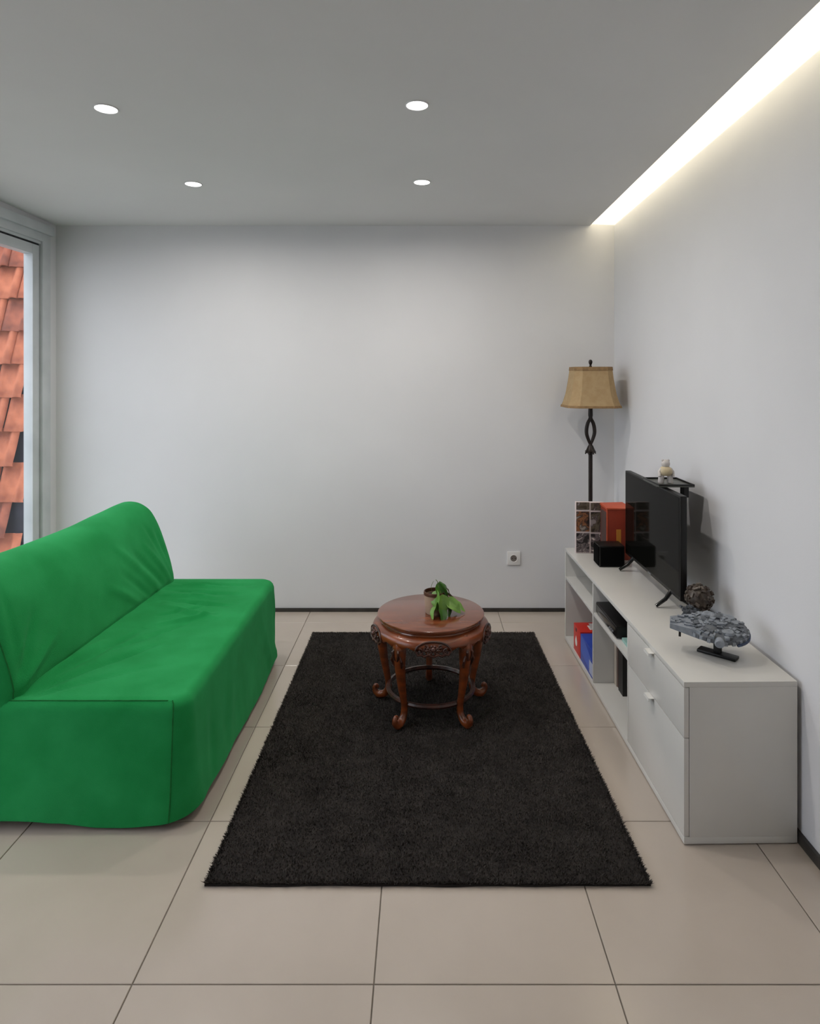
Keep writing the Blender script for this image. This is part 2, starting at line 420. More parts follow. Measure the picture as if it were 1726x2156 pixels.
for (o, z, r) in ((-0.030, .4195, .05), (-0.016, .414, .055), (-0.006, .404, .06), (0.0, .390, .066), (.002, .36, .070), (.005, .32, .074), (.009, .27, .080),
                  (.014, .21, .088), (.020, .15, .096), (.025, .095, .104), (.029, .055, .112), (.030, .030, .116)):
    levels.append(('side', o, z, r))
bm = bmesh.new(); RINGS = []
for lv in levels:
    ring = []
    if lv[0] == 'top':
        s = lv[1]; base = rrect(X0 + .03, X1 - .03, Y0 + .03, Y1 - .03, .05, 0)
        cx, cy = (X0 + X1) / 2, (Y0 + Y1) / 2
        pts = [(cx + (x - cx) * s, cy + (y - cy) * s, None) for (x, y) in base]
    else:
        _, o, z, r = lv
        pts = [(x, y, z) for (x, y) in rrect(X0 - o * .3, X1 + o, Y0 - o * .9, Y1 + o * .4, r, 0)]
    for (x, y, z) in pts:
        top = z is None
        if top:
            t = max(0, min(1, (-0.84 - x) / 0.5)); s = lv[1]
            z = .4195 + .014 * t * (1 - s ** 6) - 0.012 * math.exp(-((y - 2.9) / .45) ** 2) * math.exp(-((x + 1.05) / .2) ** 2)
        p = Vector((x, y, z)); d = wrinkle(p, WS)
        lump = 0.0035 * noise.noise((x * 5, y * 5, z * 5)) + 0.0015 * noise.noise((x * 16, y * 16, z * 16))
        if top: p.z += 1.4 * d + lump * (1 - lv[1] ** 8) * 1.3
        else:
            k = min(1, max(0, (.40 - z) / .3))
            nx = max(0, (x - (X1 - .08)) / .08); ny = -1 if y < Y0 + .06 else (1 if y > Y1 - .06 else 0)
            q = (d + lump * 2.2) * k
            p.x += q * min(1, nx); p.y += q * ny
            if z < .06: p.z += (.006 * math.sin(x * 9 + y * 6) - .020 * math.exp(-((x + 1.08) / .2) ** 2) * (1 if y < Y0 + .05 else 0) + .004) * (1 if z < .04 else .6)
        ring.append(bm.verts.new(p - SO))
    RINGS.append(ring)
N = len(RINGS[0])
near_faces = []
for li, (a, b) in enumerate(zip(RINGS, RINGS[1:])):
    for i in range(N):
        f = bm.faces.new((a[i], a[(i + 1) % N], b[(i + 1) % N], b[i]))
        if li >= 46 and (i < 62 or i >= N - 8): near_faces.append(f)
bm.faces.new(RINGS[0])
bmesh.ops.recalc_face_normals(bm, faces=bm.faces[:])
bm2 = bm.copy(); bm.faces.ensure_lookup_table(); bm2.faces.ensure_lookup_table()
idx = {f.index for f in near_faces}
bm.faces.index_update(); idx = {f.index for f in near_faces}
bm2.faces.index_update()
bmesh.ops.delete(bm, geom=[f for f in bm.faces if f.index in idx], context='FACES')
bmesh.ops.delete(bm2, geom=[f for f in bm2.faces if f.index not in idx], context='FACES')
# seam lines from the grid itself
bm_s = bmesh.new()
line = [Vector(r_) for r_ in []]
tops = [RINGS[46][i].co.copy() for i in range(0, 62, 2)] if RINGS[46][0].is_valid else []
downs = [RINGS[k][62].co.copy() for k in range(46, len(RINGS))]
if tops: add_tube(bm_s, tops, 0.0022, 6)
add_tube(bm_s, downs, 0.0022, 6, up=Vector((0, 1, 0)))
finish('seat_cover', bm, M_green, sofa, 60)
finish('end_panel', bm2, M_green, sofa, 60)
finish('seam', bm_s, M_seam, sofa, True)
# backrest
PR = [(-1.318, .30), (-1.318, .42), (-1.322, .47), (-1.345, .56), (-1.393, .695), (-1.440, .785), (-1.485, .825), (-1.535, .842), (-1.590, .838), (-1.640, .80), (-1.672, .72),
      (-1.70, .55), (-1.735, .30), (-1.76, .06), (-1.60, .04), (-1.42, .10)]
pc = [Vector((p.x, p.y)) for p in catmull([(a, b, 0) for a, b in PR], 8, True)]
cen = Vector((-1.53, .45))
WB = [(Vx((-1.33, 3.36, .45)), Vx((-1.39, 3.16, .68)), -.010, .014), (Vx((-1.33, 3.30, .45)), Vx((-1.42, 3.02, .74)), .009, .018),
      (Vx((-1.33, 3.44, .46)), Vx((-1.39, 3.28, .68)), .009, .015), (Vx((-1.33, 3.50, .48)), Vx((-1.40, 3.44, .72)), -.010, .014),
      (Vx((-1.33, 3.47, .46)), Vx((-1.42, 3.36, .76)), -.008, .013), (Vx((-1.33, 3.20, .45)), Vx((-1.39, 3.0, .62)), -.007, .014),
      (Vx((-1.36, 2.24, .45)), Vx((-1.42, 2.42, .66)), -.010, .016), (Vx((-1.36, 2.24, .45)), Vx((-1.40, 2.55, .56)), .008, .016),
      (Vx((-1.36, 2.26, .45)), Vx((-1.48, 2.30, .78)), -.008, .016), (Vx((-1.33, 3.1, .45)), Vx((-1.38, 2.86, .60)), .006, .02)]
bm = bmesh.new(); rings = []
YS = []
RE = 0.07
for k in range(7): t = k / 6 * PI / 2; YS.append((2.215 + RE * (1 - math.sin(t)) if False else 2.215 + RE * (1 - math.cos(t)) , RE * (1 - math.sin(t))))
for k in range(1, 90): YS.append((2.285 + (3.485 - 2.285) * k / 90, 0))
for k in range(7): t = (1 - k / 6) * PI / 2; YS.append((3.555 - RE * (1 - math.cos(t)), RE * (1 - math.sin(t))))
NP = len(pc)
for (y, ins) in YS:
    ring = []
    for i, p in enumerate(pc):
        tan = pc[(i + 1) % NP] - pc[i - 1]; nrm = Vector((tan.y, -tan.x)).normalized()
        if nrm.dot(p - cen) < 0: nrm = -nrm
        q = Vector((p.x - nrm.x * ins, y, p.y - nrm.y * ins))
        sh = -0.05 * (3.55 - y) / 1.35
        d = wrinkle(q + Vector((sh, 0, 0)), WB) + .004 * noise.noise((q.x * 4, y * 4, q.z * 4)) * 1.5
        if q.z > .44: q.x += nrm.x * d; q.z += nrm.y * d
        q.x += sh
        if q.z > .7: q.z += -.012 * max(0, math.sin((y - 2.3) / 1.1 * PI)) * (q.z - .7) / .14
        ring.append(bm.verts.new(q - SO))
    rings.append(ring)
for a, b in zip(rings, rings[1:]):
    for i in range(NP): bm.faces.new((a[i], a[(i + 1) % NP], b[(i + 1) % NP], b[i]))
bm.faces.new(rings[0]); bm.faces.new(rings[-1])
bseam = [rings[3][i].co.copy() for i in range(2, 80)]
finish('backrest', bm, M_green, sofa, 60)
bm = bmesh.new(); add_tube(bm, bseam, 0.0022, 6, up=Vector((0, 1, 0)))
finish('seam', bm, M_seam, sofa, True)
M_steel = mat('grey_steel_frame', lin(120, 120, 122), 0.4, metal=0.8)
for (x, y) in ((-1.68, 2.35), (-0.9, 2.35), (-1.68, 3.4), (-0.9, 3.4)):
    bm = bmesh.new(); add_lathe(bm, [(0.025, 0.0), (0.025, 0.012), (0.018, 0.02), (0.018, 0.3)], 14)
    finish('leg', bm, M_steel, sofa, True, loc=Vector((x, y, 0)) - SO)

# ------------------------------------------------------------------ carved round table
M_wood = mat('polished_reddish_wood', lin(136, 66, 27), 0.32, lin(98, 45, 18), 9, stretch=(1, 1, 4), coat=0.4, spec=0.5, bump=0.04, bscale=30, crough=0.12)
M_woodtop = mat('polished_wood_table_top', lin(126, 68, 40), 0.22, lin(100, 52, 30), 6, stretch=(1, 7, 1), coat=0.7, spec=0.5, crough=0.08)
M_carve = mat('dark_carved_wood', lin(78, 38, 24), 0.4, lin(46, 22, 15), 30, coat=0.3, bump=0.2, bscale=120)
TC = Vector((0.034, 3.0, 0.014))
table = tag(empty('round_table', TC), 'round carved reddish wooden low table standing on the charcoal rug', 'table')
bm = bmesh.new()
add_lathe(bm, [(0.001, .426), (.2375, .426), (.2405, .4245), (.2415, .421), (.2400, .414), (.2350, .409), (.2290, .406), (.2275, .402), (.2290, .398), (.20, .396), (.001, .396)], 96)
finish('table_top', bm, M_woodtop, table, 35)
LEGA = [math.radians(a) for a in (-124.5, -52.5, 19.5, 91.5, 163.5)]
AZ = lambda z: .400 - (.400 - z) * .50      # apron heights
# apron panel centred on angle 0 spanning +-36 degrees
def apron():
    V = []; Fc = []; na, nh = 48, 12
    prof = [(.222, .400), (.232, .392), (.246, .382), (.256, .368), (.262, .350), (.264, .332), (.263, .314), (.259, .298), (.254, .282), (.248, .266)]
    def pr(z):
        for (r0, z0), (r1, z1) in zip(prof, prof[1:]):
            if z <= z0 and z >= z1: t = (z0 - z) / (z0 - z1); return r0 + (r1 - r0) * t
        return prof[-1][0]
    def low(u):       # u in -1..1 across the panel
        a = abs(u)
        if a > .86: return .262 + (.012 * (1 - a) / .14)
        if a > .66: t = (.86 - a) / .2; return .274 + .046 * math.sin(t * PI / 2)
        if a > .46: t = (.66 - a) / .2; return .320 - .030 * (1 - math.cos(t * PI)) / 2
        return .290 + .012 * math.cos(a / .46 * PI / 2 * 3) ** 2
    for lay in (0, 1):
        for i in range(na + 1):
            u = -1 + 2 * i / na; th = u * PI / 5
            zl = low(u)
            for j in range(nh + 1):
                z = .400 + (zl - .400) * j / nh
                r = pr(z) - (0.014 if lay else 0)
                V.append((r * math.cos(th), r * math.sin(th), AZ(z)))
    S = (na + 1) * (nh + 1)
    for lay in (0, 1):
        for i in range(na):
            for j in range(nh):
                a = lay * S + i * (nh + 1) + j; Fc.append((a, a + nh + 1, a + nh + 2, a + 1))
    for i in range(na):
        a = i * (nh + 1) + nh; Fc.append((a, a + nh + 1, a + nh + 1 + S, a + S))
        a = i * (nh + 1); Fc.append((a, a + nh + 1, a + nh + 1 + S, a + S))
    return V, Fc
V, Fc = apron()
def carving():
    bm = bmesh.new(); rr = random.Random(5)
    def P(u, z, out=0): # u metres along, z height
        th = u / .262
        r = .2625 + out - max(0, z - .315) * .55
        return (r * math.cos(th), r * math.sin(th), z + .053)
    # arched border
    arc = [P(.074 * math.cos(t), .293 + .043 * math.sin(t) ** .8, .004) for t in [PI * k / 24 for k in range(25)]]
    add_tube(bm, arc, .0045, 8)
    for s in (-1, 1):
        for (cu, cz, r0) in ((.052 * s, .299, .012), (.030 * s, .312, .013), (.018 * s, .296, .010)):
            sp = [P(cu + s * r0 * (1 - t * .75) * math.cos(t * 7.5 + 1.2), cz + r0 * (1 - t * .75) * math.sin(t * 7.5 + 1.2), .006) for t in [k / 22 for k in range(23)]]
            add_tube(bm, sp, [.0042 - .002 * k / 22 for k in range(23)], 7)
        add_tube(bm, [P(.070 * s, .297, .004), P(.062 * s, .284, .006), P(.048 * s, .287, .005), P(.036 * s, .280, .005), P(.02 * s, .288, .005), P(0, .280, .006)], [.005, .0055, .006, .0055, .006, .006], 8)
    add_ball(bm, P(0, .309, .006), .011, sub=2)
    for k in range(6):
        a = k * PI / 3; add_ball(bm, P(.0125 * math.cos(a), .309 + .0125 * math.sin(a), .004), .0065, sub=1)
    for k in range(14):
        u = rr.uniform(-.055, .055); add_ball(bm, P(u, .293 + rr.uniform(0, .03) * (1 - abs(u) / .07), .002), rr.uniform(.005, .008), sub=1)
    return bm
ap_me = cv_me = None
for a in LEGA:
    if ap_me is None:
        ao = pyd('apron', V, Fc, M_wood, table, 40); ap_me = ao.data
        co_ = finish('carving', carving(), M_carve, ao, True); cv_me = co_.data
    else:
        ao = link('apron', ap_me, None, table); co_ = link('carving', cv_me, None, ao)
    ao.rotation_euler = (0, 0, a + PI / 5)
# legs: swept cabriole with scroll foot, in the plane y=0 pointing +x
path = [(.230, .392, .012), (.236, .372, .0235), (.2385, .348, .0285), (.2375, .318, .0285), (.2360, .282, .0250), (.2320, .235, .0215), (.2225, .175, .0180), (.210, .115, .015),
        (.203, .075, .0145), (.207, .045, .015), (.224, .024, .0165), (.246, .018, .0165), (.264, .026, .0145), (.271, .042, .012), (.266, .055, .0095), (.257, .054, .0075), (.255, .046, .006)]
cp = catmull([(r, 0, z) for r, z, s in path], 5); cs = [p.x for p in catmull([(s, 0, 0) for r, z, s in path], 5)]
bm = bmesh.new(); add_tube(bm, cp, cs, 14, flat=1.0, up=Vector((0, 1, 0)))
add_ball(bm, (.250, 0, .010), .014, 1.1, 1.0, .75, 2)
leg_me = kn_me = None
bmk = bmesh.new()
for s in (-1, 1):
    sp = [(.244 + .006 * (1 - t), s * (.012 + .010 * (1 - .8 * t) * math.cos(t * 7)), .225 + .016 * (1 - .8 * t) * math.sin(t * 7)) for t in [k / 18 for k in range(19)]]
    add_tube(bmk, sp, [.005 - .0025 * k / 18 for k in range(19)], 7, up=Vector((1, 0, 0)))
    add_tube(bmk, [(.262, s * .018, .27), (.262, s * .026, .25), (.252, s * .020, .225), (.24, s * .012, .20)], [.004, .006, .005, .002], 7, up=Vector((1, 0, 0)))
    add_tube(bmk, [(.258, s * .006, .30), (.270, s * .014, .285), (.268, s * .012, .262), (.258, 0, .240)], [.004, .006, .005, .003], 7, up=Vector((1, 0, 0)))
add_ball(bmk, (.236, 0, .175), .013, .8, 1, 1.2, 2)
for a in LEGA:
    if leg_me is None:
        lo_ = finish('leg', bm, M_wood, table, 'full'); leg_me = lo_.data
        ko = finish('knee_carving', bmk, M_carve, lo_, True); ko.data.transform(Matrix.Translation((-.002, 0, .045))); kn_me = ko.data
    else:
        lo_ = link('leg', leg_me, None, table); ko = link('knee_carving', kn_me, None, lo_)
    lo_.rotation_euler = (0, 0, a)
bm = bmesh.new()
add_lathe(bm, [(.187, .078), (.199, .080), (.203, .088), (.199, .096), (.187, .098), (.181, .088), (.187, .078)], 80, cap=False)
finish('ring_stretcher', bm, M_carve, table, True)

# ------------------------------------------------------------------ potted plant on the table
M_pot = mat('beige_ceramic_pot', lin(190, 166, 144), 0.5, lin(174, 146, 124), 10)
M_rim = mat('dark_brown_pot_rim', lin(88, 50, 34), 0.4, lin(70, 38, 26), 20)
M_soil = mat('dark_soil', lin(52, 38, 28), 0.95, lin(30, 22, 16), 60, bump=0.6, bscale=120)
M_leaf = mat('dark_green_leaf', lin(66, 112, 34), 0.4, lin(46, 88, 24), 18, coat=0.2)
M_leaf2 = mat('light_green_leaf', lin(116, 156, 66), 0.45, lin(92, 134, 50), 18, coat=0.2)
M_stem = mat('green_stem', lin(104, 124, 60), 0.6)
PP = Vector((0.052, 2.985, TC.z + .4262))
plant = tag(empty('potted_plant', PP), 'small trailing green pothos plant in a beige pot on the wooden table', 'plant')
bm = bmesh.new(); add_lathe(bm, [(.001, 0), (.040, 0), (.043, .004), (.046, .05), (.048, .082), (.045, .082), (.043, .07), (.001, .068)], 40); finish('pot', bm, M_pot, plant, 40)
bm = bmesh.new(); add_lathe(bm, [(.0465, .082), (.050, .083), (.051, .090), (.0495, .0975), (.046, .098), (.0448, .09), (.0455, .082)], 40, cap=False); finish('rim', bm, M_rim, plant, 40)
bm = bmesh.new(); add_lathe(bm, [(.001, .080), (.02, .082), (.0445, .078), (.0445, .07), (.001, .07)], 28); finish('soil', bm, M_soil, plant)
def leaf_mesh(name, m, L=.06, Wd=.042, droop=.35):
    V = []; Fc = []; nl, nw = 10, 6
    for i in range(nl + 1):
        t = i / nl
        w = Wd / 2 * (math.sin(PI * min(1, t ** .62)) ** .85 if t < 1 else 0) + 0.0004
        for j in range(nw + 1):
            s = -1 + 2 * j / nw
            x = t * L - (0.010 * abs(s) * (1 - t) ** 3 * 2.0); y = s * w
            z = abs(s) * w * .35 - droop * L * t * t + .0015 * math.sin(t * 14) * abs(s)
            V.append((x, y, z))
    for i in range(nl):
        for j in range(nw):
            a = i * (nw + 1) + j; Fc.append((a, a + 1, a + nw + 2, a + nw + 1))
    n = len(V); V += [(x, y, z - .0007) for x, y, z in V]; Fc += [tuple(q + n for q in f) for f in Fc]
    bm = bmesh.new(); vs = [bm.verts.new(q) for q in V]
    for f in Fc: bm.faces.new([vs[i] for i in f])
    me = bpy.data.meshes.new(name); bm.to_mesh(me); bm.free(); me.materials.append(m)
    for p in me.polygons: p.use_smooth = True
    return me
LM = [leaf_mesh('leaf', M_leaf, .075, .055, .3), leaf_mesh('leaf', M_leaf2, .070, .056, .3), leaf_mesh('leaf', M_leaf, .058, .046, .5)]
# (base of leaf xyz relative to the pot, heading deg, pitch deg down, roll, mesh)
leaves = [((.018, -.020, .118), -38, 50, 20, 0), ((.026, -.012, .124), -20, 42, -25, 0), ((.008, -.046, .096), -112, 64, 26, 1), ((.034, -.046, .078), -78, 62, -14, 1),
          ((.006, -.056, .052), -132, 46, 34, 1), ((.030, -.062, .034), -72, 30, -22, 2), ((.062, -.030, .060), -28, 28, 30, 1), ((.075, -.012, .045), -6, 16, 14, 1),
          ((.052, -.030, .046), -50, 40, -30, 2), ((.030, .018, .118), 20, 22, 10, 2), ((.056, .006, .080), 6, 36, -12, 0)]
bm = bmesh.new()
for (p, h, pt, ro, k) in leaves:
    o = link('leaf', LM[k], None, plant, p)
    o.rotation_euler = (math.radians(ro), math.radians(pt), math.radians(h))
    b = Vector((p[0] * .3, p[1] * .3, .08)); e = Vector(p); mid = (b + e) / 2 + Vector((0, 0, .026))
    pts = catmull([b, mid, e], 6); add_tube(bm, pts, .0016, 6)
add_tube(bm, catmull([(.0, -.01, .08), (.012, -.01, .135), (.004, -.012, .152)], 6), .0016, 6)
add_tube(bm, catmull([(-.01, 0, .08), (-.016, -.01, .12), (-.006, -.012, .145)], 6), .001, 6)
finish('stem', bm, M_stem, plant, True)

# ------------------------------------------------------------------ long white bench cabinet
M_cab = mat('white_laminate', lin(210, 208, 203), 0.25, lin(205, 203, 198), 3, spec=0.45)
M_back = mat('white_back_panel', lin(205, 200, 194), 0.6, lin(198, 193, 187), 3)
CA = Vector((0.838, 2.124, 0.0)); CR = 0.028 / 1.656; CL, CD, CH = 1.656, 0.368, 0.525
cabm = Matrix.Translation(CA) @ Matrix.Rotation(CR, 4, 'Z')
cab = tag(empty('media_cabinet', CA, CR), 'long low white cabinet with open shelves and two drawers along right wall', 'cabinet')
D1, D2 = 0.548, 1.066
cb = lambda n, *q, m=M_cab, bev=0.0012, parent=cab: box(n, *q, m, parent, bev)
cb('top_panel', 0, CD, 0, CL, CH - .017, CH)
cb('bottom_panel', 0, CD, 0, CL, .004, .026)
cb('end_panel', .018, CD, 0, .016, .026, CH - .017)
cb('end_panel', 0, CD, CL - .016, CL, .026, CH - .017)
cb('divider', .018 if False else 0.0, CD - .006, D1, D1 + .014, .026, CH - .017)
cb('divider', 0.0, CD - .006, D2, D2 + .014, .026, CH - .017)
cb('shelf', .002, CD - .006, D1 + .014, D2, .350, .366)
cb('shelf', .002, CD - .006, D2 + .014, CL - .016, .350, .366)
cb('back_panel', CD - .006, CD, .016, CL - .016, .026, CH - .017, m=M_back, bev=0)
for (z0, z1) in ((.3455, .5055), (.029, .3425)):
    d = cb('drawer', 0, .0165, .0005, D1 - .002, z0, z1)
    bm = bmesh.new(); add_box(bm, -.020, .004, .262, .312, z1 - .001, z1 + .0012, .0005); add_box(bm, -.0205, -.0185, .262, .312, z1 - .010, z1 + .0012, .0005)
    finish('handle', bm, mat('white_metal_tab', lin(232, 230, 225), 0.3), d)
for (x, y) in ((.05, .06), (.32, .06), (.05, 1.6), (.32, 1.6)):
    bm = bmesh.new(); add_lathe(bm, [(.014, 0), (.016, .002), (.016, .005)], 14); finish('foot', bm, M_dark, cab, loc=(x, y, 0))
def on_cab(lx, ly, z): return cabm @ Vector((lx, ly, z))

# items in the shelves
M_black = mat('satin_black_plastic', lin(20, 19, 18), 0.4, lin(14, 13, 13), 20, spec=0.35)
M_gblack = mat('gloss_black_plastic', lin(16, 16, 16), 0.15, lin(12, 12, 12), 20, spec=0.5)
M_grey = mat('silver_grey_plastic', lin(128, 128, 132), 0.35, lin(110, 110, 114), 30)
pl = tag(empty('media_player', on_cab(.012, .74, .366), CR), 'black flat media player on the shelf beside the drawers', 'media player')
box('body', 0, .26, 0, .318, .004, .056, M_black, pl, .004)
bm = bmesh.new(); add_box(bm, .07, .115, .03, .30, .056, .068, .004); finish('top_strip', bm, M_grey, pl, 30)
box('front_panel', -.003, 0.0, .006, .312, .010, .050, M_gblack, pl, .001)
for k in range(3):
    bm = bmesh.new(); add_lathe(bm, [(.005, 0), (.005, .006), (.004, .007)], 12); o = finish('button', bm, M_grey, pl, loc=(-.002, .04 + .02 * k, .022), rot=(0, -PI / 2, 0))
for (x, y) in ((.03, .03), (.03, .29), (.22, .03), (.22, .29)):
    bm = bmesh.new(); add_lathe(bm, [(.010, 0), (.010, .004)], 12); finish('foot', bm, M_black, pl, loc=(x, y, 0))
M_teal = mat('pale_teal_card', lin(148, 186, 178), 0.5, lin(130, 170, 162), 12)
tb = tag(empty('flat_case', on_cab(.03, .60, .366), CR), 'thin pale teal case lying on the shelf in front of the media player', 'case')
box('shell', 0, .19, 0, .125, 0, .015, M_teal, tb, .002)
box('insert', .004, .186, -.001, .0, .004, .011, mat('white_paper', lin(215, 214, 208), .8), tb)
# books next to the divider
M_page = mat('book_pages', lin(214, 208, 194), 0.85, lin(196, 190, 176), 60, stretch=(1, 60, 1))
def book(name, ly0, ly1, lx, h, d, m, label):
    b = tag(empty(name, on_cab(lx, ly0, .026), CR), label, 'book', 'books standing against the shelf divider')
    t = ly1 - ly0
    box('page_block', .004, d - .004, .002, t - .002, .003, h - .004, M_page, b)
    bm = bmesh.new(); add_box(bm, 0, .003, 0, t, 0, h, .0008); add_box(bm, 0, d, 0, .002, 0, h); add_box(bm, 0, d, t - .002, t, 0, h)
    finish('cover', bm, m, b)
book('book', 1.026, 1.062, .10, .29, .21, mat('cream_book_cover', lin(198, 186, 172), .6), 'cream spined book standing against the shelf divider')
book('book', .998, 1.024, .105, .285, .20, mat('brown_book_cover', lin(84, 52, 42), .6), 'brown spined book between the cream and the black ones')
book('book', .93, .995, .10, .295, .21, mat('black_book_cover', lin(22, 21, 22), .5), 'thick black spined book next to the drawers on the bottom shelf')
# red and blue cartons in the far bay
M_red = mat('red_carton', lin(206, 44, 30), 0.45, lin(192, 36, 24), 8)
M_blue = mat('blue_carton', lin(36, 72, 176), 0.45, lin(30, 60, 156), 8)
M_white = mat('white_print', lin(232, 228, 224), 0.5)
rb = tag(empty('red_carton', on_cab(.006, 1.336, .026), CR), 'red carton with a white drop mark on the bottom shelf', 'carton')
box('body', 0, .26, 0, .138, 0, .140, M_red, rb, .002)
bm = bmesh.new()
drop = [(0, .035)] + [(.021 * math.sin(a) , .0 - .021 * math.cos(a)) for a in [PI * .62 - k * PI * 1.24 / 14 for k in range(15)]]
vs = [bm.verts.new((-.0006, .085 + y, .055 + z)) for y, z in drop]; bm.faces.new(vs)
r_ = bmesh.ops.extrude_face_region(bm, geom=bm.faces[:])
for q in [g for g in r_['geom'] if isinstance(g, bmesh.types.BMVert)]: q.co.x += .0006
finish('drop_mark', bm, M_white, rb)
bm = bmesh.new(); add_box(bm, -.0006, .0004, .075, .095, .112, .130, .0003); finish('finger_hole', bm, M_black, rb)
bm = bmesh.new(); add_box(bm, .06, .13, .03, .09, .1398, .1406); add_box(bm, .075, .10, .09, .12, .1398, .1406); finish('print', bm, M_white, rb)
bb = tag(empty('blue_carton', on_cab(.006, 1.084, .026), CR), 'blue carton with a pale panel in front of the red carton', 'carton')
box('body', 0, .24, 0, .246, 0, .136, M_blue, bb, .002)
bm = bmesh.new(); add_box(bm, -.0006, .0004, .012, .075, .012, .075); finish('pale_panel', bm, mat('pale_print', lin(176, 184, 214), .5), bb)
bm = bmesh.new(); vs = [bm.verts.new((-.0005, y, z)) for y, z in ((.24, .13), (.16, .13), (.03, .085), (.09, .02), (.24, .05))]; bm.faces.new(vs)
finish('light_swoosh', bm, mat('light_blue_print', lin(60, 96, 194), .45), bb)

# ------------------------------------------------------------------ television on the cabinet
M_screen = mat('dark_matt_screen', lin(14, 14, 12), 0.06, lin(13, 13, 11), 2, spec=0.045)
tvx = 1.05
tv = tag(empty('television', (tvx, 3.068, CH)), 'flat black television standing on the white cabinet facing the sofa', 'television')
box('bezel', 0, .028, -.368, .368, .062, .492, M_black, tv, .003)
box('screen', -.0012, .0004, -.359, .359, .078, .484, M_screen, tv)
box('rear_housing', .028, .058, -.25, .25, .085, .34, M_black, tv, .008)
box('logo_strip', -.002, .0005, -.02, .02, .066, .072, M_grey, tv)
for s in (-1, 1):
    bm = bmesh.new()
    y = s * .252
    add_tube(bm, [(.012, y, .075), (-.02, y + s * .006, .035), (-.062, y + s * .010, .007)], [.010, .0085, .007], 10)
    add_tube(bm, [(.012, y, .075), (.05, y + s * .006, .035), (.09, y + s * .010, .007)], [.010, .0085, .007], 10)
    finish('foot', bm, M_gblack, tv, True)
# black speaker in front of the set's far end
sp = tag(empty('speaker', (.905, 3.395, CH)), 'black box speaker lying in front of the television', 'speaker')
box('cabinet', 0, .130, 0, .11, 0, .108, M_black, sp, .003)
box('grille', .006, .124, -.004, 0, .006, .102, mat('black_speaker_cloth', lin(12, 12, 12), .95, spec=.05), sp, .002)
box('grille', -.004, 0, .006, .104, .006, .102, MATS['black_speaker_cloth'], sp, .002)
# shelf tray on top of the television
ts = tag(empty('tray_shelf', (1.02, 2.86, 1.026)), 'small black tray shelf clipped on top of the television', 'shelf')
box('plate', 0, .155, 0, .205, 0, .006, mat('dark_grey_plate', lin(74, 76, 70), .4), ts, .001)
for q in ((0, .155, 0, .005), (0, .155, .2, .205), (0, .005, .005, .2), (.15, .155, .005, .2)):
    box('lip', q[0], q[1], q[2], q[3], .006, .013, M_black, ts, .001)
box('clip', .018, .028, .07, .13, -.012, 0, M_black, ts)
bm = bmesh.new(); add_box(bm, .11, .132, .005, .05, -.045, 0, .002); add_box(bm, .06, .125, .01, .045, -.05, -.036, .002); finish('bracket', bm, M_black, ts)
# white figurine on the tray
M_fig = mat('white_resin', lin(206, 200, 196), 0.5, lin(186, 180, 178), 30)
M_cream = mat('cream_resin', lin(206, 190, 158), 0.55, lin(186, 170, 138), 30)
fg = tag(empty('figurine', (1.076, 2.935, 1.0326)), 'small white two-legged figurine standing on top of the television tray', 'figurine')
for s in (-1, 1):
    bm = bmesh.new(); add_tube(bm, [(s * .017, 0, 0), (s * .018, 0, .004), (s * .017, 0, .02), (s * .013, .0, .036)], [.010, .0115, .0105, .009], 14, up=Vector((0, 1, 0))); finish('leg', bm, M_fig, fg, True)
bm = bmesh.new(); add_lathe(bm, [(.001, .028), (.018, .029), (.024, .036), (.025, .046), (.021, .056), (.014, .061), (.001, .062)], 28); finish('torso', bm, M_cream, fg, True)
bm = bmesh.new(); add_ball(bm, (0, 0, .072), .0165, 1, .95, .95, 3); add_ball(bm, (-.011, 0, .084), .005, sub=2); add_ball(bm, (.011, 0, .084), .005, sub=2); finish('head', bm, M_fig, fg, True)
for s in (-1, 1):
    bm = bmesh.new(); add_tube(bm, [(s * .018, -.002, .054), (s * .026, -.004, .042), (s * .026, -.010, .026)], [.006, .0065, .006], 10, up=Vector((0, 1, 0))); finish('arm', bm, M_fig, fg, True)

fg.scale = (1.15, 1.15, 1.2)
# ------------------------------------------------------------------ picture board and orange box at the far end of the cabinet
def blotch(name, cols, scale, seed):
    m = bpy.data.materials.new(name); m.use_nodes = True; nt = m.node_tree; b = nt.nodes['Principled BSDF']; b.inputs['Roughness'].default_value = .55
    tc = nt.nodes.new('ShaderNodeTexCoord'); mp = nt.nodes.new('ShaderNodeMapping'); mp.inputs['Location'].default_value = (seed * 3.1, seed * 1.7, seed)
    nz = nt.nodes.new('ShaderNodeTexNoise'); nz.inputs['Scale'].default_value = scale; nz.inputs['Detail'].default_value = 3.0; nz.inputs['Distortion'].default_value = 0.8
    cr = nt.nodes.new('ShaderNodeValToRGB'); cr.color_ramp.interpolation = 'LINEAR'
    for i, c in enumerate(cols):
        pos = .36 + .28 * i / (len(cols) - 1)
        e = cr.color_ramp.elements[i] if i < 2 else cr.color_ramp.elements.new(pos)
        e.position = pos; e.color = c
    nt.links.new(tc.outputs['Object'], mp.inputs['Vector']); nt.links.new(mp.outputs['Vector'], nz.inputs['Vector'])
    nt.links.new(nz.outputs['Fac'], cr.inputs['Fac']); nt.links.new(cr.outputs['Color'], b.inputs['Base Color'])
    return m
bw = [lin(24, 20, 22), lin(34, 28, 30), lin(112, 102, 104), lin(64, 54, 54), lin(206, 194, 190)]
br = [lin(22, 16, 14), lin(70, 44, 34), lin(150, 96, 60), lin(52, 40, 36), lin(150, 140, 132)]
gr = [lin(36, 28, 22), lin(74, 62, 48), lin(102, 92, 78), lin(58, 46, 42), lin(146, 134, 134)]
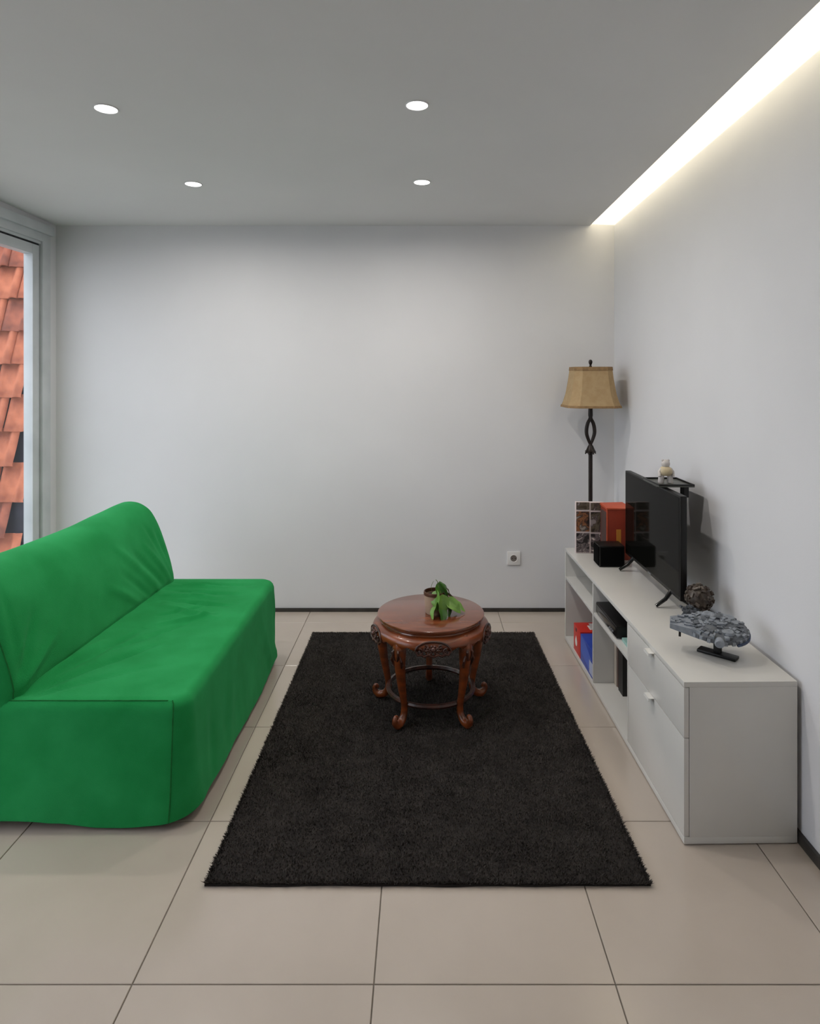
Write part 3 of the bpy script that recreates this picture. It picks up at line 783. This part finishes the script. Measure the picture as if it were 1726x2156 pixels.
bd_ = tag(empty('picture_board', (.848, 3.66, CH), math.radians(-2)), 'white board with six dark comic-like pictures standing at cabinet far end', 'picture board')
box('board', -.003, .152, .003, .03, 0, .283, mat('white_board', lin(222, 208, 206), .6), bd_, .001)
W0, W1 = (0.0, .071), (.079, .1485)
rows_ = [(.006, .112, bw), (.122, .232, br), (.243, .283, gr)]
k = 0
for (z0, z1, cc) in rows_:
    for (a, b_) in (W0, W1):
        k += 1
        cols = cc if not (k == 4) else gr
        box('picture', a, b_, -.0005, .003, z0 - (.003 if a > .05 else 0), z1 - (.003 if a > .05 else 0), blotch('printed_picture_%d' % k, cols, 23 if cc is bw else 20, k), bd_)
M_or = mat('orange_red_card', lin(206, 94, 62), 0.5, lin(190, 80, 50), 9)
ob = tag(empty('orange_box', (.978, 3.52, CH)), 'tall orange red box standing beside the picture board behind the television', 'box')
box('body', 0, .135, 0, .125, 0, .275, mat('deep_orange_card', lin(150, 54, 32), .5, lin(134, 46, 28), 9), ob, .002)
bm = bmesh.new(); vs = [bm.verts.new(p) for p in ((-.003, -.003, .272), (.138, -.003, .272), (.138, .128, .272), (-.003, .128, .272), (-.003, -.003, .280), (.138, -.003, .277), (.120, .128, .287), (-.003, .128, .284))]
for f in ((0, 1, 2, 3), (4, 5, 6, 7), (0, 1, 5, 4), (1, 2, 6, 5), (2, 3, 7, 6), (3, 0, 4, 7)): bm.faces.new([vs[i] for i in f])
finish('lid', bm, M_or, ob)
box('side_label', -.0015, 0.0003, .012, .112, .02, .255, mat('grey_brown_print', lin(96, 74, 68), .5, lin(76, 58, 54), 12), ob)
box('front_label', .05, .075, -.0015, .0003, .02, .165, mat('ochre_print', lin(196, 128, 48), .5), ob)
box('corner_strip', -.0015, .004, -.0015, .003, .004, .272, M_or, ob)

# ------------------------------------------------------------------ two model spacecraft (generic)
M_mg = mat('light_grey_model_brick', lin(140, 146, 154), 0.45, lin(118, 124, 132), 40)
M_mg2 = mat('dark_grey_model_brick', lin(92, 97, 104), 0.45, lin(76, 80, 86), 40)
M_mb = mat('dark_blue_model_brick', lin(52, 68, 98), 0.45)
rr = random.Random(11)
md = tag(empty('model_spaceship', (1.038, 2.330, CH), math.radians(-43)), 'grey brick-built model spaceship on a black stand at cabinet near end', 'model')
box('stand_base', -.066, .066, -.021, .021, 0, .010, M_black, md, .003)
bm = bmesh.new(); add_box(bm, -.013, .013, -.008, .008, .008, .075, .003); finish('stand_post', bm, M_black, md, 30)
hull = empty('hull', (0, 0, .092)); hull.parent = md
hull.rotation_euler = (math.radians(10), math.radians(2), math.radians(43 - 20))
def hbx(n, bmx, m, sm=30): return finish(n, bmx, m, hull, sm)
bm = bmesh.new()
rg = add_lathe(bm, [(.001, -.022), (.06, -.021), (.088, -.012), (.098, -.005), (.098, .005), (.088, .013), (.055, .025), (.022, .030), (.001, .030)], 30)
for q in bm.verts: q.co.x *= 1.02; q.co.y *= .92
bpy_h = finish('hull_disc', bm, M_mg2, None, 25); bpy_h.parent = hull
bm = bmesh.new(); bmb = bmesh.new()
for k in range(150):
    a, r = rr.uniform(0, 2 * PI), .092 * math.sqrt(rr.random())
    x, y = r * math.cos(a), r * math.sin(a) * .92
    zt = .029 - .020 * max(0, (r - .02) / .075)
    s = (rr.uniform(.004, .013), rr.uniform(.003, .008), rr.uniform(.003, .008))
    M = Matrix.Translation((x, y, zt)) @ Matrix.Rotation(a + rr.choice((0, PI / 2)), 4, 'Z')
    add_box(bm if k % 3 else bmb, -s[0], s[0], -s[1], s[1], -.004, s[2], 0, M)
for k in range(46):
    a = 2 * PI * k / 46; M = Matrix.Translation((.099 * math.cos(a), .091 * math.sin(a), rr.uniform(-.003, .003))) @ Matrix.Rotation(a, 4, 'Z')
    add_box(bmb if k % 2 else bm, -.004, .003, -.006, .006, -.006, .006, 0, M)
o = hbx('surface_bricks', bm, M_mg, False); o['kind'] = 'stuff'
o = hbx('dark_bricks', bmb, M_mg2, False); o['kind'] = 'stuff'
bm = bmesh.new()
vs = [bm.verts.new(p) for p in ((-.158, -.026, -.010), (-.158, .026, -.010), (-.158, .026, .008), (-.158, -.026, .008), (-.06, -.062, -.015), (-.06, .062, -.015), (-.06, .062, .016), (-.06, -.062, .016))]
for f in ((0, 1, 2, 3), (4, 5, 6, 7), (0, 1, 5, 4), (1, 2, 6, 5), (2, 3, 7, 6), (3, 0, 4, 7)): bm.faces.new([vs[i] for i in f])
for q in range(26):
    x = rr.uniform(-.15, -.07); y = rr.uniform(-.024, .024) * (1 + (x + .158) * 12); zt = .008 + (x + .158) * .08
    add_box(bm, x - rr.uniform(.004, .010), x + .006, y - .004, y + .004, zt - .002, zt + rr.uniform(.003, .008))
hbx('nose', bm, M_mg, False)
for s in (-1, 1):
    bm = bmesh.new(); add_box(bm, -.128, -.120, s * .024 - .004, s * .024 + .004, -.036, -.008, .001); hbx('landing_peg', bm, M_black)
for (x, y) in ((.03, -.05), (.04, .05), (-.03, .055)):
    bm = bmesh.new(); add_lathe(bm, [(.020, -.004), (.020, .020), (.016, .026), (.009, .027), (.001, .024)], 18, x, y); hbx('turret', bm, M_mg)
bm = bmesh.new(); add_tube(bm, [(.0, -.080, .0), (.0, -.096, .0), (.0, -.101, .0)], [.016, .016, .013], 18); hbx('rim_thruster', bm, M_mg)
bm = bmesh.new()
for k in range(9):
    a = -.55 + 1.1 * k / 8 - .35; add_box(bm, -.004, .004, -.007, .007, -.005, .004, 0, Matrix.Translation((.101 * math.cos(a), .093 * math.sin(a), -.006)) @ Matrix.Rotation(a, 4, 'Z'))
hbx('blue_band', bm, M_mb)
# the round brown model behind it
M_br = mat('dark_brown_model_brick', lin(74, 62, 52), 0.5, lin(50, 40, 34), 50)
M_br2 = mat('taupe_model_brick', lin(108, 98, 88), 0.5, lin(84, 76, 68), 50)
mb = tag(empty('model_globe_craft', (1.098, 2.628, CH)), 'dark brown round brick-built model between television and grey spaceship', 'model')
box('stand_base', -.045, .035, -.03, .03, 0, .008, mat('dark_red_model_base', lin(74, 22, 20), .45), mb, .002)
bm = bmesh.new(); add_lathe(bm, [(.007, .006), (.006, .05), (.009, .066)], 14); finish('stand_post', bm, M_black, mb, True)
bm = bmesh.new(); add_ball(bm, (0, 0, .104), .047, sub=3)
o = finish('globe_core', bm, M_br, mb, False)
bm = bmesh.new(); bm2 = bmesh.new()
for k in range(130):
    d = Vector((rr.gauss(0, 1), rr.gauss(0, 1), rr.gauss(0, 1))).normalized()
    M = Matrix.Translation(Vector((0, 0, .104)) + d * .046) @ d.to_track_quat('Z', 'Y').to_matrix().to_4x4() @ Matrix.Rotation(rr.uniform(0, 3), 4, 'Z')
    add_box(bm if k % 4 else bm2, -rr.uniform(.004, .010), rr.uniform(.004, .010), -.004, .004, -.004, rr.uniform(.004, .012), 0, M)
o = finish('brick_shell', bm, M_br, mb); o['kind'] = 'stuff'
o = finish('taupe_bricks', bm2, M_br2, mb); o['kind'] = 'stuff'
bm = bmesh.new()
bmesh.ops.create_cone(bm, cap_ends=True, segments=6, radius1=.026, radius2=.010, depth=.10, matrix=Matrix.Translation((-.055, -.035, .058)) @ Matrix.Rotation(math.radians(40), 4, 'Z') @ Matrix.Rotation(math.radians(-100), 4, 'Y'))
for k in range(16): add_box(bm, -.006, .006, -.004, .004, 0, .008, 0, Matrix.Translation((-.055 + rr.uniform(-.035, .035), -.035 + rr.uniform(-.03, .02), .062 + rr.uniform(-.004, .016))) @ Matrix.Rotation(rr.uniform(0, 3), 4, 'Z'))
finish('nose', bm, M_mg2, mb)
for s in (0, 1):
    bm = bmesh.new(); add_box(bm, -.004, .004, -.004, .004, 0, .045, .001); finish('prop', bm, M_black, mb, loc=(-.085 + .05 * s, -.045 - .005 * s, 0))

# ------------------------------------------------------------------ floor lamp in the corner
M_iron = mat('dark_bronze_metal', lin(40, 30, 26), 0.4, lin(28, 20, 17), 20, metal=0.4)
M_shade = mat('beige_fabric_shade', lin(176, 152, 116), 0.9, lin(168, 142, 106), 30, bump=0.15, bscale=240, spec=0.15)
M_shtrim = mat('tan_shade_braid', lin(150, 120, 84), 0.9, lin(128, 102, 70), 60)
lamp = tag(empty('floor_lamp', (1.012, 4.0, 0)), 'dark bronze floor lamp with beige fabric shade in the corner', 'lamp')
bm = bmesh.new(); add_lathe(bm, [(.001, 0), (.13, 0), (.135, .010), (.125, .022), (.06, .034), (.03, .05), (.018, .075), (.014, .09)], 40); finish('base', bm, M_iron, lamp, 40)
bm = bmesh.new(); add_lathe(bm, [(.0125, .07), (.0125, .55), (.0125, 1.045)], 18); finish('pole', bm, M_iron, lamp, True)
bm = bmesh.new(); add_lathe(bm, [(.013, 1.03), (.017, 1.038), (.030, 1.046), (.033, 1.052), (.024, 1.062), (.014, 1.082), (.009, 1.10), (.012, 1.108)], 20)
for k in range(4):
    a = k * PI / 2 + .3; c, s = math.cos(a), math.sin(a)
    add_tube(bm, [(.012 * c, .012 * s, 1.085), (.022 * c, .022 * s, 1.06), (.033 * c, .033 * s, 1.042), (.036 * c, .036 * s, 1.036)], [.005, .007, .005, .002], 8)
finish('leaf_collar', bm, M_iron, lamp, True)
bm = bmesh.new()
for s in (-1, 1):
    pts = catmull([(s * .003, 0, 1.098), (s * .012, 0, 1.12), (s * .023, 0, 1.155), (s * .024, 0, 1.185), (s * .017, 0, 1.22), (s * .005, 0, 1.245), (s * .003, 0, 1.26)], 6)
    add_tube(bm, pts, [.0085 + .003 * math.sin(PI * k / (len(pts) - 1)) for k in range(len(pts))], 12, up=Vector((0, 1, 0)))
finish('open_loop', bm, M_iron, lamp, True)
bm = bmesh.new(); add_lathe(bm, [(.010, 1.245), (.014, 1.27), (.013, 1.31), (.010, 1.34), (.006, 1.40), (.005, 1.565)], 16); finish('stem', bm, M_iron, lamp, True)
bm = bmesh.new(); add_lathe(bm, [(.006, 1.558), (.009, 1.566), (.005, 1.572), (.011, 1.586), (.012, 1.595), (.008, 1.604), (.001, 1.607)], 16); finish('finial', bm, M_iron, lamp, True)
def shade_ring(w, z, cut=.35):
    c = w * cut; p = [(w, -w + c), (w, w - c), (w - c, w), (-w + c, w), (-w, w - c), (-w, -w + c), (-w + c, -w), (w - c, -w)]
    a = 0.0; return [(x * math.cos(a) - y * math.sin(a), x * math.sin(a) + y * math.cos(a), z) for x, y in p]
def shade_part(name, prof, m, th=.003):
    bm = bmesh.new(); rings = [[bm.verts.new(q) for q in shade_ring(w, z)] for (w, z) in prof + [(w - th, z) for (w, z) in reversed(prof)]]
    for a, b in zip(rings, rings[1:] + rings[:1]):
        for i in range(8): bm.faces.new((a[i], a[(i + 1) % 8], b[(i + 1) % 8], b[i]))
    return finish(name, bm, m, lamp, 20)
shade_part('lamp_shade', [(.158, 1.322), (.147, 1.350), (.133, 1.40), (.1245, 1.45), (.117, 1.50), (.111, 1.558)], M_shade)
shade_part('trim_band', [(.1610, 1.318), (.1575, 1.332)], M_shtrim, .004)
shade_part('trim_band', [(.1150, 1.540), (.1130, 1.562)], M_shtrim, .004)
bm = bmesh.new()
for a in (.25, .25 + PI / 2): add_tube(bm, [(-.108 * math.cos(a), -.108 * math.sin(a), 1.55), (.108 * math.cos(a), .108 * math.sin(a), 1.55)], .002, 6)
finish('shade_spider', bm, M_iron, lamp)

# ------------------------------------------------------------------ wall socket
M_sock = mat('white_socket_plastic', lin(232, 230, 228), 0.35)
sk = tag(empty('wall_socket', (.578, YB, .341)), 'white square power socket low on the back wall', 'socket')
box('plate', -.042, .042, -.010, 0, -.042, .042, M_sock, sk, .003)
bm = bmesh.new(); add_lathe(bm, [(.0205, 0), (.0235, .003), (.0245, .0), ], 32, cap=False); finish('ring', bm, M_sock, sk, True, loc=(0, -.0102, 0), rot=(PI / 2, 0, 0))
bm = bmesh.new(); add_lathe(bm, [(.001, 0), (.020, 0), (.020, .0008), (.001, .0008)], 32); finish('well', bm, mat('grey_socket_well', lin(120, 112, 106), .6), sk, loc=(0, -.0100, 0), rot=(PI / 2, 0, 0))
bm = bmesh.new()
for s in (-1, 1): add_lathe(bm, [(.001, 0), (.003, 0), (.003, .0008), (.001, .0008)], 12, s * .0095, 0)
finish('contact', bm, M_black, sk, loc=(0, -.0109, 0), rot=(PI / 2, 0, 0))
